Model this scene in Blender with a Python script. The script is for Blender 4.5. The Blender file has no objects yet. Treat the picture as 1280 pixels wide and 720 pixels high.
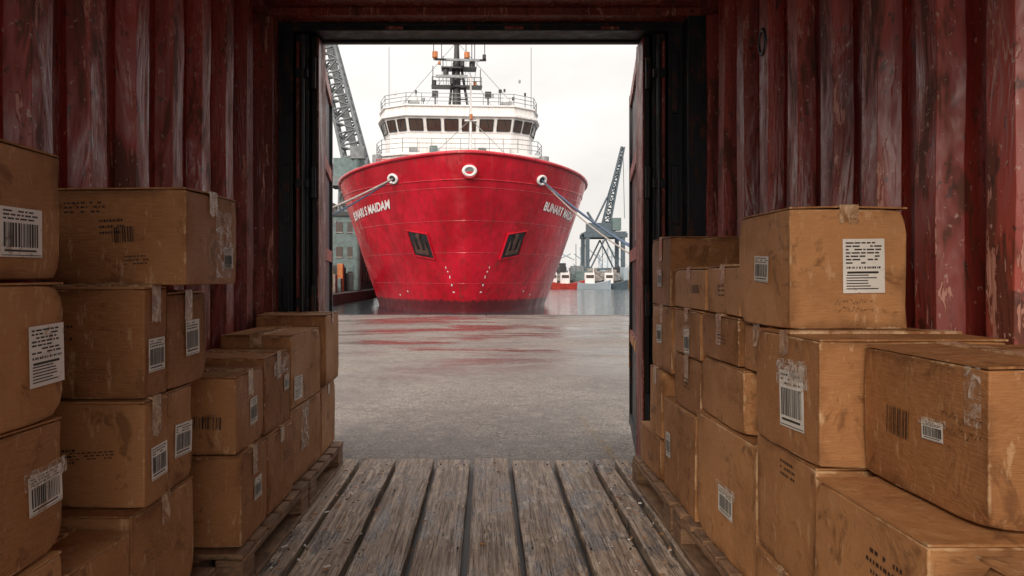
import bpy, bmesh, math, random
from mathutils import Vector, Matrix, noise as mnoise
random.seed(11)
scene = bpy.context.scene
COL = scene.collection

# ------------------------------------------------------------------ materials
class Mat:
    def __init__(s, name, rough=0.6, metal=0.0, color=None, spec=None):
        s.m = bpy.data.materials.new(name); s.m.use_nodes = True
        s.nt = s.m.node_tree; s.b = s.nt.nodes['Principled BSDF']
        s.b.inputs['Roughness'].default_value = rough
        s.b.inputs['Metallic'].default_value = metal
        if spec is not None: s.b.inputs['Specular IOR Level'].default_value = spec
        if color: s.b.inputs['Base Color'].default_value = (*color, 1)
        s._tc = None
    def put(s, sock, v):
        if isinstance(v, bpy.types.NodeSocket): s.nt.links.new(v, sock)
        elif isinstance(v, (tuple, list)):
            if len(v) == 3 and sock.type == 'RGBA': v = (*v, 1)
            sock.default_value = v
        else: sock.default_value = v
    def tc(s, w='Object'):
        if not s._tc: s._tc = s.nt.nodes.new('ShaderNodeTexCoord')
        return s._tc.outputs[w]
    def geo(s, w):
        return s.nt.nodes.new('ShaderNodeNewGeometry').outputs[w]
    def rnd(s):
        return s.nt.nodes.new('ShaderNodeObjectInfo').outputs['Random']
    def map(s, vec, scale=(1,1,1), loc=(0,0,0)):
        n = s.nt.nodes.new('ShaderNodeMapping'); s.put(n.inputs['Vector'], vec)
        s.put(n.inputs['Scale'], scale); s.put(n.inputs['Location'], loc); return n.outputs[0]
    def vadd(s, a, b):
        n = s.nt.nodes.new('ShaderNodeVectorMath'); n.operation = 'ADD'
        s.put(n.inputs[0], a); s.put(n.inputs[1], b); return n.outputs[0]
    def noise(s, vec, scale=5, detail=5, rough=0.55, dist=0.0):
        n = s.nt.nodes.new('ShaderNodeTexNoise'); s.put(n.inputs['Vector'], vec)
        n.inputs['Scale'].default_value = scale; n.inputs['Detail'].default_value = min(detail, 4)
        n.inputs['Roughness'].default_value = rough; n.inputs['Distortion'].default_value = dist
        return n.outputs['Fac']
    def mr(s, v, a, b, c=0.0, d=1.0):
        n = s.nt.nodes.new('ShaderNodeMapRange'); s.put(n.inputs[0], v)
        for i, x in enumerate((a, b, c, d)): n.inputs[i+1].default_value = x
        return n.outputs[0]
    def math(s, op, a, b=0.0):
        n = s.nt.nodes.new('ShaderNodeMath'); n.operation = op
        s.put(n.inputs[0], a); s.put(n.inputs[1], b); return n.outputs[0]
    def mix(s, f, a, b, bt='MIX'):
        n = s.nt.nodes.new('ShaderNodeMix'); n.data_type = 'RGBA'; n.blend_type = bt
        s.put(n.inputs[0], f); s.put(n.inputs[6], a); s.put(n.inputs[7], b); return n.outputs[2]
    def sep(s, v):
        n = s.nt.nodes.new('ShaderNodeSeparateXYZ'); s.put(n.inputs[0], v); return n.outputs
    def col(s, v): s.put(s.b.inputs['Base Color'], v)
    def rgh(s, v): s.put(s.b.inputs['Roughness'], v)
    def bump(s, h, strength=0.3, dist=0.01):
        n = s.nt.nodes.new('ShaderNodeBump'); n.inputs['Strength'].default_value = strength
        n.inputs['Distance'].default_value = dist; s.put(n.inputs['Height'], h)
        s.nt.links.new(n.outputs[0], s.b.inputs['Normal'])

def simple(name, color, rough=0.6, metal=0.0, var=0.25, scale=3.0):
    M = Mat(name, rough, metal)
    f = M.noise(M.tc(), scale, 3, 0.6)
    M.col(M.mix(M.mr(f, 0.35, 0.65), tuple(c*(1-var) for c in color), tuple(min(1, c*(1+var)) for c in color)))
    return M.m

def m_cardboard():
    M = Mat('cardboard', 0.7, spec=0.22)
    o = M.tc(); r = M.rnd()
    off = M.math('MULTIPLY', r, 37.0)
    v = M.vadd(o, off)
    base = M.mix(r, (0.31,0.130,0.047), (0.50,0.240,0.098))
    big = M.noise(v, 3.5, 4, 0.6)
    base = M.mix(M.mr(big, 0.42, 0.62, 0, .7), base, M.mix(0.5, base, (0.16,0.062,0.022)))
    fib = M.noise(M.map(v, (6, 6, 90)), 6, 3, 0.6)
    base = M.mix(M.mr(fib, 0.4, 0.65, 0, 0.25), base, (0.58,0.32,0.155))
    st = M.noise(v, 9, 4, 0.75, 0.6)
    base = M.mix(M.mr(st, 0.57, 0.66, 0, 0.55), base, (0.11,0.045,0.018))
    lg = M.noise(M.map(v, (14, 14, 4)), 3, 4, 0.75)
    base = M.mix(M.mr(lg, 0.59, 0.66, 0, 0.45), base, (0.62,0.41,0.23))
    sc = M.noise(M.map(v, (3, 3, 55), (7,1,2)), 3, 4, 0.6, 1.2)
    scm = M.mr(M.math('ABSOLUTE', M.math('SUBTRACT', sc, 0.5)), 0.0, 0.006, 1, 0)
    base = M.mix(M.math('MULTIPLY', scm, M.mr(big, .5, .6, 0, .6)), base, (0.10,0.045,0.02))
    g = M.sep(M.tc('Generated'))
    ab = [M.math('MULTIPLY', M.math('ABSOLUTE', M.math('SUBTRACT', g[i], 0.5)), 2.0) for i in range(3)]
    e = M.math('MAXIMUM', M.math('MAXIMUM', M.math('MULTIPLY', ab[0], ab[1]), M.math('MULTIPLY', ab[1], ab[2])), M.math('MULTIPLY', ab[0], ab[2]))
    en = M.math('ADD', e, M.mr(st, 0.35, 0.65, -0.06, 0.05))
    dk = M.math('ADD', e, M.mr(big, 0.35, 0.65, -0.25, 0.12))
    base = M.mix(M.mr(dk, 0.84, 1.03, 0, 0.6), base, (0.13,0.052,0.02))
    base = M.mix(M.mr(en, 0.97, 1.0, 0, 0.65), base, (0.64,0.42,0.235))
    M.col(base)
    M.bump(M.math('ADD', M.math('MULTIPLY', fib, 0.35), M.math('ADD', st, M.math('MULTIPLY', big, 1.6))), 0.55, 0.009)
    M.rgh(M.mr(big, 0.35, 0.65, 0.5, 0.8))
    return M.m

def m_tape():
    M = Mat('packing_tape', 0.25)
    v = M.vadd(M.tc(), M.math('MULTIPLY', M.rnd(), 11.0))
    f = M.noise(v, 18, 4, 0.7, 1.0)
    M.col(M.mix(M.mr(f, 0.4, 0.62), (0.27,0.12,0.05), (0.60,0.41,0.25)))
    M.rgh(M.mr(f, 0.35, 0.65, 0.12, 0.34)); M.bump(M.noise(v, 40, 3, 0.6, 1.5), 0.7, 0.005)
    return M.m

def m_paper():
    M = Mat('label_paper', 0.45)
    v = M.vadd(M.tc(), M.math('MULTIPLY', M.rnd(), 23.0))
    f = M.noise(v, 22, 4, 0.75, 0.5)
    M.col(M.mix(M.mr(f, 0.61, 0.67, 0, 0.7), M.mix(M.mr(M.noise(v, 5, 2), 0.35, 0.65), (0.66,0.62,0.56), (0.82,0.79,0.75)), (0.40,0.26,0.15)))
    return M.m

def m_film():
    M = Mat('plastic_film', 0.12)
    v = M.vadd(M.tc(), M.math('MULTIPLY', M.rnd(), 23.0))
    f = M.noise(v, 26, 4, 0.75, 2.0)
    M.col((0.72,0.62,0.53)); M.put(M.b.inputs['Alpha'], M.mr(f, 0.45, 0.62, 0.05, 0.8))
    M.bump(f, 0.9, 0.006)
    return M.m

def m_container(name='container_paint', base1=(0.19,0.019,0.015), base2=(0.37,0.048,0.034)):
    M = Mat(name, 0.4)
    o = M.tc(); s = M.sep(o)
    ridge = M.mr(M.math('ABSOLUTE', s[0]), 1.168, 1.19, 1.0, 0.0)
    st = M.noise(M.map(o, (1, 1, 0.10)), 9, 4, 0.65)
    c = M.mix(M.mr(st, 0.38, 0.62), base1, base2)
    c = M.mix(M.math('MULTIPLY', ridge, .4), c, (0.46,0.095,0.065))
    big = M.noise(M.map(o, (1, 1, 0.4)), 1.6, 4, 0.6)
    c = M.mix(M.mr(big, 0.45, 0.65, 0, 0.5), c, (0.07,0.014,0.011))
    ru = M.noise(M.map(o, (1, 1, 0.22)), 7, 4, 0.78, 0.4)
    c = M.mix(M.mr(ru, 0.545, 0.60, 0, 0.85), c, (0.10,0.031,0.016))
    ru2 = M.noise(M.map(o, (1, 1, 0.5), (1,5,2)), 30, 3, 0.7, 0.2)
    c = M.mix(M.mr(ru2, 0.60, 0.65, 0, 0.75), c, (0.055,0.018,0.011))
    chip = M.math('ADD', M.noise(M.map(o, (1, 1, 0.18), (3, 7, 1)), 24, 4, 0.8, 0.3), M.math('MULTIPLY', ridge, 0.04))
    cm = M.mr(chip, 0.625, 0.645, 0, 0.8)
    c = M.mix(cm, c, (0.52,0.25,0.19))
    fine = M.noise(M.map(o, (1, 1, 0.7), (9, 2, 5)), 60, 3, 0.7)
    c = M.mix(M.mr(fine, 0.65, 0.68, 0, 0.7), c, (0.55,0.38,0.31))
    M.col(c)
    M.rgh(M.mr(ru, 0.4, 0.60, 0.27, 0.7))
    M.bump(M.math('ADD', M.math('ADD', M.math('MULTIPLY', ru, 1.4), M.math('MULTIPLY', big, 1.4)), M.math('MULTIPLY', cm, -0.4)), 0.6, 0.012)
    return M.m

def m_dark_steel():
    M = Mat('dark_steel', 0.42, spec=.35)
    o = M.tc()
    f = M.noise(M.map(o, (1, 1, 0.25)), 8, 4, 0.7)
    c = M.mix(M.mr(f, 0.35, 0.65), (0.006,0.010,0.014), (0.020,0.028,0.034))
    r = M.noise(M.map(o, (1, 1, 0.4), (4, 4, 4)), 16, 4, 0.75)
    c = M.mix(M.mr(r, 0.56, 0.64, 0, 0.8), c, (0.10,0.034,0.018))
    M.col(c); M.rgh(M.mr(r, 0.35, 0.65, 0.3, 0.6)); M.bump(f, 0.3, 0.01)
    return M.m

def m_floorwood(name, dark=1.0):
    M = Mat(name, 0.6)
    o = M.tc(); isl = M.geo('Random Per Island')
    v = M.vadd(o, M.math('MULTIPLY', isl, 13.0))
    gr = M.noise(M.map(v, (30, 1.3, 30)), 2.2, 4, 0.7, 0.5)
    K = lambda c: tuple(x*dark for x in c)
    c = M.mix(M.mr(gr, 0.38, 0.62), K((0.17,0.107,0.070)), K((0.54,0.40,0.29)))
    c = M.mix(M.mr(isl, 0, 1, 0, 0.35), c, K((0.28,0.19,0.13)))
    st = M.noise(M.map(v, (1.2, 0.55, 1)), 5.0, 4, 0.78, 0.5)
    c = M.mix(M.mr(st, 0.52, 0.59, 0, 0.85), c, K((0.060,0.034,0.022)))
    pt = M.noise(M.map(v, (1.6, 0.4, 1), (5, 5, 5)), 12, 4, 0.8, 0.2)
    c = M.mix(M.mr(pt, 0.56, 0.60, 0, 0.7), c, K((0.62,0.49,0.37)))
    cr = M.noise(M.map(v, (60, 1.0, 60), (2, 1, 1)), 1.6, 2, 0.5, 0.3)
    crm = M.mr(M.math('ABSOLUTE', M.math('SUBTRACT', cr, 0.5)), 0.0, 0.014, 1, 0)
    c = M.mix(M.math('MULTIPLY', crm, 0.7), c, (0.02,0.013,0.01))
    M.col(c); M.rgh(M.mr(st, 0.45, 0.6, 0.6, 0.27))
    M.bump(M.math('ADD', M.math('SUBTRACT', gr, M.math('MULTIPLY', crm, 0.5)), M.math('MULTIPLY', pt, 0.6)), 0.8, 0.010)
    return M.m

def m_palletwood():
    M = Mat('pallet_wood', 0.75)
    isl = M.geo('Random Per Island'); v = M.vadd(M.tc(), M.math('MULTIPLY', isl, 9.0))
    g = M.noise(M.map(v, (8, 3, 30)), 3, 4, 0.65, 0.4)
    c = M.mix(M.mr(g, 0.35, 0.65), (0.09,0.046,0.025), (0.34,0.19,0.10))
    c = M.mix(M.mr(isl, 0, 1, 0, 0.4), c, (0.15,0.085,0.05))
    M.col(c); M.bump(g, 0.5, 0.006); return M.m

def m_asphalt():
    M = Mat('asphalt', 0.7)
    o = M.tc()
    fine = M.noise(o, 55, 3, 0.8); med = M.noise(o, 9, 4, 0.8); big = M.noise(M.map(o, (0.6, 1, 1)), 0.8, 4, 0.62, 0.6)
    c = M.mix(M.mr(fine, 0.38, 0.62), (0.046,0.036,0.030), (0.27,0.225,0.192))
    c = M.mix(M.mr(big, 0.42, 0.6, 0, 0.55), c, (0.062,0.049,0.042))
    c = M.mix(M.mr(med, 0.55, 0.66, 0, 0.55), c, (0.26,0.22,0.185))
    c = M.mix(M.mr(med, 0.34, 0.45, 0.6, 0), c, (0.045,0.036,0.031))
    y = M.sep(o)[1]
    wetz = M.mr(y, 5.5, 10.5, 0, 1)
    wn = M.mr(M.noise(M.map(o, (0.28, 0.75, 1), (3, 1, 0)), 1.0, 4, 0.7, 0.5), 0.41, 0.56)
    wet = M.math('MULTIPLY', wetz, wn)
    c = M.mix(M.math('MULTIPLY', wet, 0.5), c, (0.06,0.048,0.043))
    M.col(c)
    M.rgh(M.mix(wet, M.mr(big, 0.35, 0.65, 0.72, 0.48), (0.17,0.17,0.17)))
    h = M.math('ADD', fine, M.math('MULTIPLY', med, 1.1))
    M.bump(M.math('MULTIPLY', h, M.mr(wet, 0, 1, 1, 0.13)), 0.8, 0.012)
    return M.m

def m_water():
    M = Mat('water', 0.05)
    o = M.tc()
    M.col((0.03,0.05,0.058))
    w = M.noise(M.map(o, (0.5, 1.1, 1)), 1.5, 4, 0.65, 0.4)
    M.bump(w, 0.5, 0.14); return M.m

def m_hull():
    M = Mat('hull_red', 0.3)
    o = M.tc(); s = M.sep(o)
    big = M.noise(M.map(o, (1, 1, 0.6)), 0.55, 4, 0.6)
    c = M.mix(M.mr(big, 0.4, 0.62), (0.36,0.003,0.012), (0.55,0.008,0.026))
    st = M.noise(M.map(o, (1.8, 1.8, 0.07)), 2.8, 4, 0.78)
    c = M.mix(M.mr(st, 0.53, 0.64, 0, 0.5), c, (0.16,0.007,0.012))
    sp = M.noise(M.map(o, (1, 1, 0.35)), 5, 4, 0.8)
    low = M.mr(s[2], 0.2, 4.5, 1.0, 0.25)
    c = M.mix(M.math('MULTIPLY', M.mr(sp, 0.57, 0.64, 0, 0.8), low), c, (0.17,0.032,0.02))
    zz = M.math('ADD', s[2], M.mr(sp, 0.35, 0.65, -0.10, 0.10))
    c = M.mix(M.mr(zz, -0.05, -0.15, 0, 0.85), c, (0.05,0.015,0.017))
    M.col(c)
    fr = M.math('ABSOLUTE', M.math('SUBTRACT', M.math('FRACT', M.math('DIVIDE', s[2], 1.35)), 0.5))
    seam = M.mr(fr, 0.0, 0.012, 1, 0)
    fx = M.math('ABSOLUTE', M.math('SUBTRACT', M.math('FRACT', M.math('DIVIDE', s[0], 1.9)), 0.5))
    seam2 = M.mr(fx, 0.0, 0.008, 1, 0)
    M.rgh(M.mr(st, 0.4, 0.65, 0.13, 0.4))
    den = M.noise(o, 0.9, 2, 0.5)
    M.bump(M.math('ADD', M.math('MULTIPLY', M.math('MAXIMUM', seam, M.math('MULTIPLY', seam2, .7)), 0.6), M.math('MULTIPLY', den, 2.6)), 0.55, 0.06)
    return M.m

def m_shipwhite():
    M = Mat('ship_white', 0.4)
    o = M.tc(); st = M.noise(M.map(o, (2, 2, 0.2)), 3, 4, 0.75)
    M.col(M.mix(M.mr(st, 0.53, 0.7, 0, 0.6), (0.72,0.70,0.69), (0.42,0.30,0.25))); return M.m

CARD, TAPE, PAPER, FILM = m_cardboard(), m_tape(), m_paper(), m_film()
INK = Mat('print_ink', 0.6, color=(0.025,0.018,0.015)).m
INKB = Mat('carton_print', 0.7, color=(0.045,0.02,0.012)).m
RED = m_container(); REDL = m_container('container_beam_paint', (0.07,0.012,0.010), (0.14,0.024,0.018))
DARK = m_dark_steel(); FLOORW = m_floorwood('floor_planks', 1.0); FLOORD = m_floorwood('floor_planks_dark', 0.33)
PAL = m_palletwood(); ASPH = m_asphalt(); WATER = m_water(); HULL = m_hull(); WHITE = m_shipwhite()
RUBBER = simple('rubber', (0.010,0.010,0.011), 0.5); STEELG = simple('grey_steel', (0.22,0.23,0.24), 0.45, 0.2)
RODM = simple('lock_rod_steel', (0.05,0.055,0.06), 0.4, 0.3)
ROPE = simple('rope_fibre', (0.30,0.26,0.235), 0.8, 0, 0.4, 30); BLUEROPE = simple('blue_rope', (0.06,0.09,0.15), 0.8, 0, 0.3, 30)
GLASS = Mat('bridge_glass', 0.06, color=(0.055,0.035,0.028)).m
BLACKM = simple('black_paint', (0.02,0.02,0.022), 0.5); ORANGE = simple('orange_paint', (0.42,0.13,0.03), 0.5)
CRANEG = simple('crane_grey', (0.15,0.165,0.175), 0.6); CRANEB = simple('crane_blue_grey', (0.06,0.085,0.105), 0.6)
CONC = simple('concrete', (0.22,0.20,0.185), 0.8, 0, 0.35, 2.0); CONCD = simple('quay_wall_concrete', (0.05,0.046,0.044), 0.8, 0, 0.4, 1.0)
COPE = simple('coping_concrete', (0.085,0.072,0.066), 0.5, 0, 0.45, 1.5)
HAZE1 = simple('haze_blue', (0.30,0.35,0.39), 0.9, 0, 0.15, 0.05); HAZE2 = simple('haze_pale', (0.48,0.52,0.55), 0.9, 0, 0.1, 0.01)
YEL = simple('yellow_paint', (0.60,0.30,0.04), 0.6, 0, .4, 12); CREAM = simple('cream_wall', (0.36,0.34,0.31), 0.8, 0, 0.25, 0.6)
DECAL = simple('door_placard', (0.12,0.12,0.115), 0.6, 0, .5, 14)
TEAL = simple('green_grey', (0.10,0.145,0.145), 0.6); BOATRED = simple('boat_red', (0.40,0.04,0.03), 0.5)
LETTER = simple('letter_white', (0.74,0.70,0.70), 0.5, 0, 0.12, 4)

# ------------------------------------------------------------------ builder
def empty(name, loc=(0,0,0), rotz=0):
    e = bpy.data.objects.new(name, None); COL.objects.link(e); e.location = loc; e.rotation_euler[2] = rotz
    e.empty_display_size = 0.2; return e

class MB:
    def __init__(s): s.v=[]; s.f=[]; s.mi=[]; s.mats=[]; s.sm=[]
    def _m(s, m):
        if m not in s.mats: s.mats.append(m)
        return s.mats.index(m)
    def add(s, vs, fs, m, smooth=False):
        o = len(s.v); s.v += [tuple(x) for x in vs]; k = s._m(m)
        for f in fs: s.f.append([i+o for i in f]); s.mi.append(k); s.sm.append(smooth)
    def box(s, x0, x1, y0, y1, z0, z1, m, M=None):
        vs = [Vector(p) for p in ((x0,y0,z0),(x1,y0,z0),(x1,y1,z0),(x0,y1,z0),(x0,y0,z1),(x1,y0,z1),(x1,y1,z1),(x0,y1,z1))]
        if M: vs = [M @ p for p in vs]
        s.add(vs, [(0,3,2,1),(4,5,6,7),(0,1,5,4),(1,2,6,5),(2,3,7,6),(3,0,4,7)], m)
    def quad(s, a, b, c, d, m): s.add([a,b,c,d], [(0,1,2,3)], m)
    def tube(s, pts, r, m, n=8, r2=None):
        pts = [Vector(p) for p in pts]; vs=[]; fs=[]
        L = len(pts)
        for i, p in enumerate(pts):
            t = (pts[min(i+1, L-1)] - pts[max(i-1, 0)]).normalized()
            up = Vector((0,0,1)) if abs(t.z) < 0.9 else Vector((1,0,0))
            a = t.cross(up).normalized(); b = t.cross(a)
            rr = r if r2 is None else r + (r2-r)*i/(L-1)
            for k in range(n):
                q = 2*math.pi*k/n; vs.append(p + a*math.cos(q)*rr + b*math.sin(q)*rr)
        for i in range(L-1):
            for k in range(n):
                k2 = (k+1) % n; fs.append((i*n+k, i*n+k2, (i+1)*n+k2, (i+1)*n+k))
        s.add(vs, fs, m, True)
        s.add(vs[:n], [tuple(range(n))], m); s.add(vs[-n:], [tuple(range(n-1,-1,-1))], m)
    def torus(s, c, nrm, R, r, m, sx=1.0, sy=1.0, N=24, n=8):
        nrm = Vector(nrm).normalized(); up = Vector((0,0,1)); a = up.cross(nrm).normalized(); b = nrm.cross(a)
        vs=[]; fs=[]; c = Vector(c)
        for i in range(N):
            q = 2*math.pi*i/N; d = a*math.cos(q)*sx + b*math.sin(q)*sy
            for k in range(n):
                w = 2*math.pi*k/n; vs.append(c + d*(R + r*math.cos(w)) + nrm*r*math.sin(w))
        for i in range(N):
            for k in range(n):
                fs.append((i*n+k, ((i+1)%N)*n+k, ((i+1)%N)*n+(k+1)%n, i*n+(k+1)%n))
        s.add(vs, fs, m, True)
    def disc(s, c, nrm, R, m, sx=1, sy=1, N=24):
        nrm = Vector(nrm).normalized(); a = Vector((0,0,1)).cross(nrm).normalized(); b = nrm.cross(a); c = Vector(c)
        s.add([c + a*math.cos(2*math.pi*i/N)*R*sx + b*math.sin(2*math.pi*i/N)*R*sy for i in range(N)], [tuple(range(N))], m)
    def prism(s, poly, z0, z1, m, off0=None):
        n = len(poly); p0 = off0 or poly
        s.add([(x,y,z0) for x,y in p0]+[(x,y,z1) for x,y in poly],
              [tuple(range(n-1,-1,-1)), tuple(range(n,2*n))]+[(i,(i+1)%n,n+(i+1)%n,n+i) for i in range(n)], m)
    def build(s, name, parent=None, bevel=0, seg=2):
        me = bpy.data.meshes.new(name); me.from_pydata(s.v, [], s.f)
        for m in s.mats: me.materials.append(m)
        me.polygons.foreach_set('material_index', s.mi); me.polygons.foreach_set('use_smooth', s.sm)
        me.update(); o = bpy.data.objects.new(name, me); COL.objects.link(o)
        if parent: o.parent = parent
        if bevel:
            b = o.modifiers.new('Bevel', 'BEVEL'); b.width = bevel; b.segments = seg; b.limit_method = 'ANGLE'; b.angle_limit = math.radians(40)
        return o

# ------------------------------------------------------------------ container
YD = 3.80; ZC = 2.44; YB = -0.70
cont = empty('shipping_container')
def corr_wall(xw, sgn):
    pts = []; y = YB; p = 0.262; d = 0.054
    while y < YD-0.10:
        pts += [(xw, y), (xw, y+0.070), (xw+sgn*d, y+0.100), (xw+sgn*d, y+0.100+0.085)]
        y += p
    pts.append((xw, YD))
    mb = MB(); n = len(pts); NZ = 22; vs=[]; fs=[]
    for k in range(NZ+1):
        z = -0.02 + (ZC+0.02)*k/NZ
        for (x, yy) in pts:
            w = 0.007*mnoise.noise(Vector((x*3, yy*2.3, z*1.7))) + .003*mnoise.noise(Vector((x*3, yy*9, z*7)))
            vs.append((x+w, yy+.003*mnoise.noise(Vector((yy*7, z*3, 4))), z))
    for k in range(NZ):
        for i in range(n-1):
            a = k*n+i; fs.append((a, a+1, a+n+1, a+n) if sgn > 0 else (a+1, a, a+n, a+n+1))
    mb.add(vs, fs, RED)
    o = mb.build('side_wall', cont)
    sd = o.modifiers.new('Solid', 'SOLIDIFY'); sd.thickness = 0.003; sd.offset = -1
    b = o.modifiers.new('Bevel', 'BEVEL'); b.width = 0.008; b.segments = 2; b.limit_method = 'ANGLE'; b.angle_limit = math.radians(25)
corr_wall(-1.222, 1); corr_wall(1.212, -1)
mb = MB()
y = YB
while y < 3.699:
    ye = min(y+.26, 3.701); ym = min(y+.17, 3.701)
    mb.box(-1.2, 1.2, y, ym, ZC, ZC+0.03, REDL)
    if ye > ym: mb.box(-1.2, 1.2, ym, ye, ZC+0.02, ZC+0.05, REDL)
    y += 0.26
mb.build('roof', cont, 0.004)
mb = MB()
for sx in (-1, 1):
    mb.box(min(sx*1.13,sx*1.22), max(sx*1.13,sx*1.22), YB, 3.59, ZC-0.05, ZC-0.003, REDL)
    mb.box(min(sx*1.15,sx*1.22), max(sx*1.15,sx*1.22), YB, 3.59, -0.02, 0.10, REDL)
mb.build('rails', cont, 0.006)
mb = MB(); mb.torus((1.157,2.86,2.0),(-1,0,0),.038,.008,RODM,.8,1.3,20,6); mb.disc((1.158,2.86,2.0),(-1,0,0),.036,DARK,.8,1.3); mb.build('vent', cont)
mb = MB()
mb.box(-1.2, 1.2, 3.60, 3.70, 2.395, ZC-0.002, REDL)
mb.box(-1.2, 1.2, 3.703, 3.86, 2.352, ZC+0.09, DARK)
mb.box(-1.0, 1.0, 3.862, 3.90, 2.340, 2.52, RUBBER)
mb.box(-1.19, 1.19, 3.69, 3.7015, 2.375, 2.390, DARK)
for i in range(24):
    x = -1.1+i*0.095; mb.tube([(x, 3.598, 2.418), (x, 3.589, 2.418)], 0.008, REDL, 8)
for x in (-.55, .1, .62):
    mb.box(x, x+.10, 3.69, 3.7, 2.356, 2.373, REDL)
mb.build('door_header', cont, 0.004)
for sgn, xi in ((-1, 0.925), (1, 0.862)):
    mb = MB()
    def bx(a, b, y0, y1, z0, z1, m):
        x0, x1 = sorted((sgn*a, sgn*b)); mb.box(x0, x1, y0, y1, z0, z1, m)
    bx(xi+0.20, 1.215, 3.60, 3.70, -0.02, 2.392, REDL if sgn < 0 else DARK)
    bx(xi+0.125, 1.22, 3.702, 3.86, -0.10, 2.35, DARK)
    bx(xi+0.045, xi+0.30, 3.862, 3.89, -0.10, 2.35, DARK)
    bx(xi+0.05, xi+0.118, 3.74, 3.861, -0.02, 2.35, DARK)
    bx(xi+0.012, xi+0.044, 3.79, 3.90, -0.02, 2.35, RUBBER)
    bx(xi, xi+0.011, 3.77, 3.93, -0.10, 2.338, REDL)
    bx(xi+0.095, xi+0.112, 3.715, 3.739, 0.0, 2.3, REDL)
    for z in (0.25, 0.85, 1.5, 2.1):
        bx(xi+0.045, xi+0.115, 3.71, 3.739, z, z+0.05, DARK)
        mb.tube([(sgn*(xi+0.03), 3.76, z-0.05), (sgn*(xi+0.03), 3.76, z+0.12)], 0.018, DARK, 10)
    mb.tube([(sgn*(xi+0.075), 3.715, 0.0), (sgn*(xi+0.075), 3.715, 2.33)], 0.011, RODM, 10)
    for z in (0.1, 0.7, 1.3, 1.9):
        bx(xi+0.14, xi+0.18, 3.69, 3.701, z, z+0.32, DARK)
    mb.build('corner_post', cont, 0.004)
def door(hx, hy, ex, ey, name):
    L = math.hypot(ex-hx, ey-hy); ang = math.atan2(ey-hy, ex-hx)
    T = Matrix.Translation((hx, hy, 0)) @ Matrix.Rotation(ang, 4, 'Z')
    mb = MB(); z0, z1 = -0.06, 2.33
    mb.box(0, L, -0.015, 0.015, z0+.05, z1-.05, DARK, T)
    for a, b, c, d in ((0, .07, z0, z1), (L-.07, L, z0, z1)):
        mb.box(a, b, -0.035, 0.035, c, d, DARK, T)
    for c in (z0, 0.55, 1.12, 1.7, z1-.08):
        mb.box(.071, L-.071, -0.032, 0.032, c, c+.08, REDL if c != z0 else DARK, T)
    sd = -1 if hx > 0 else 1      # outer face (away from the opening) carries the lock rods
    for xx in (L*0.35, L*0.72):
        mb.tube([T @ Vector((xx, sd*0.06, z0)), T @ Vector((xx, sd*0.06, z1))], 0.017, RODM, 10)
        for z in (0.2, 0.9, 1.35, 2.1):
            y0, y1 = sorted((sd*0.0345, sd*0.08)); mb.box(xx-.05, xx+.05, y0, y1, z, z+.05, DARK, T)
    for sgn in (1, -1):
        for q in (.16,.52):
            mb.box(q, q+.12, sgn*0.034-.001, sgn*0.034+.001, .56, .62, YEL, T)
        mb.box(L-.056, L-.01, sgn*0.037-.001, sgn*0.037+.001, .35, .66, YEL, T); mb.box(L-.06, L-.012, sgn*0.037-.001, sgn*0.037+.001, 0.92, 1.06, YEL, T)
        mb.box(0.30, 0.55, sgn*0.017-.001, sgn*0.017+.001, 1.25, 1.6, DECAL, T)
    mb.box(L+.001, L+.02, -0.02, 0.02, z0, z1, RUBBER, T)
    mb.build(name, cont, 0.004)
door(-0.985, 3.95, -1.165, 5.02, 'door_leaf'); door(0.905, 3.95, 1.085, 5.02, 'door_leaf')
# floor
mb = MB(); edges = [-.80,-.695,-.495,-.28,-.08,.13,.365,.58,.70,.80]
for a, b in zip(edges[:-1], edges[1:]):
    h = random.uniform(-.005, .004); N = 26; ya, yb = YB, YD+random.uniform(-.014,.012)
    vs=[]; fs=[]; sd = random.random()*40; gp = random.uniform(.011,.016)
    for i in range(N+1):
        y = ya+(yb-ya)*i/N
        l = a+gp+.005*mnoise.noise(Vector((sd, y*4, 0))); r = b-.012+.005*mnoise.noise(Vector((sd+9, y*4, 0)))
        z = h+.0025*mnoise.noise(Vector((sd+5, y*2, 0)))
        vs += [(l,y,-.05),(l,y,z-.005),(l+.007,y,z),(r-.007,y,z),(r,y,z-.005),(r,y,-.05)]
    for i in range(N):
        for k in range(5): q=i*6+k; fs.append((q,q+6,q+7,q+1))
    fs += [tuple(range(6)), tuple(N*6+k for k in range(6))]
    mb.add(vs, fs, FLOORW)
fo = mb.build('floor_boards', cont)
bm = bmesh.new(); bm.from_mesh(fo.data); bmesh.ops.recalc_face_normals(bm, faces=bm.faces[:]); bm.to_mesh(fo.data); bm.free()
mb = MB()
for a, b in zip([-1.2,-1.05,-.93], [-1.05,-.93,-.80]):
    mb.box(a+.004, b-.004, YB, YD-0.01, -.05, -.012, FLOORD)
for a, b in zip([.80,.93,1.06], [.93,1.06,1.2]):
    mb.box(a+.004, b-.004, YB, YD-0.01, -.05, -.012, FLOORD)
mb.build('floor_side_boards', cont, 0.005)
mb = MB(); mb.box(-1.19, 1.19, YB, YD-.02, -.10, -.052, BLACKM); mb.box(-1.19,1.19,YD-.018,YD+.04,-.145,-.058,DARK)
rr = random.Random(4)
for e in edges[1:-1]:
    for yy in (2.55, 3.70):
        for dx in (-.035, .035):
            if rr.random() < .75:
                xn, yn = e+dx+rr.uniform(-.01,.01), yy+rr.uniform(-.02,.02); mb.tube([(xn, yn, -.01), (xn, yn, .003)], 0.0038, DARK, 8)
mb.build('floor_frame', cont)
mb = MB(); rr = random.Random(77)
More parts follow.
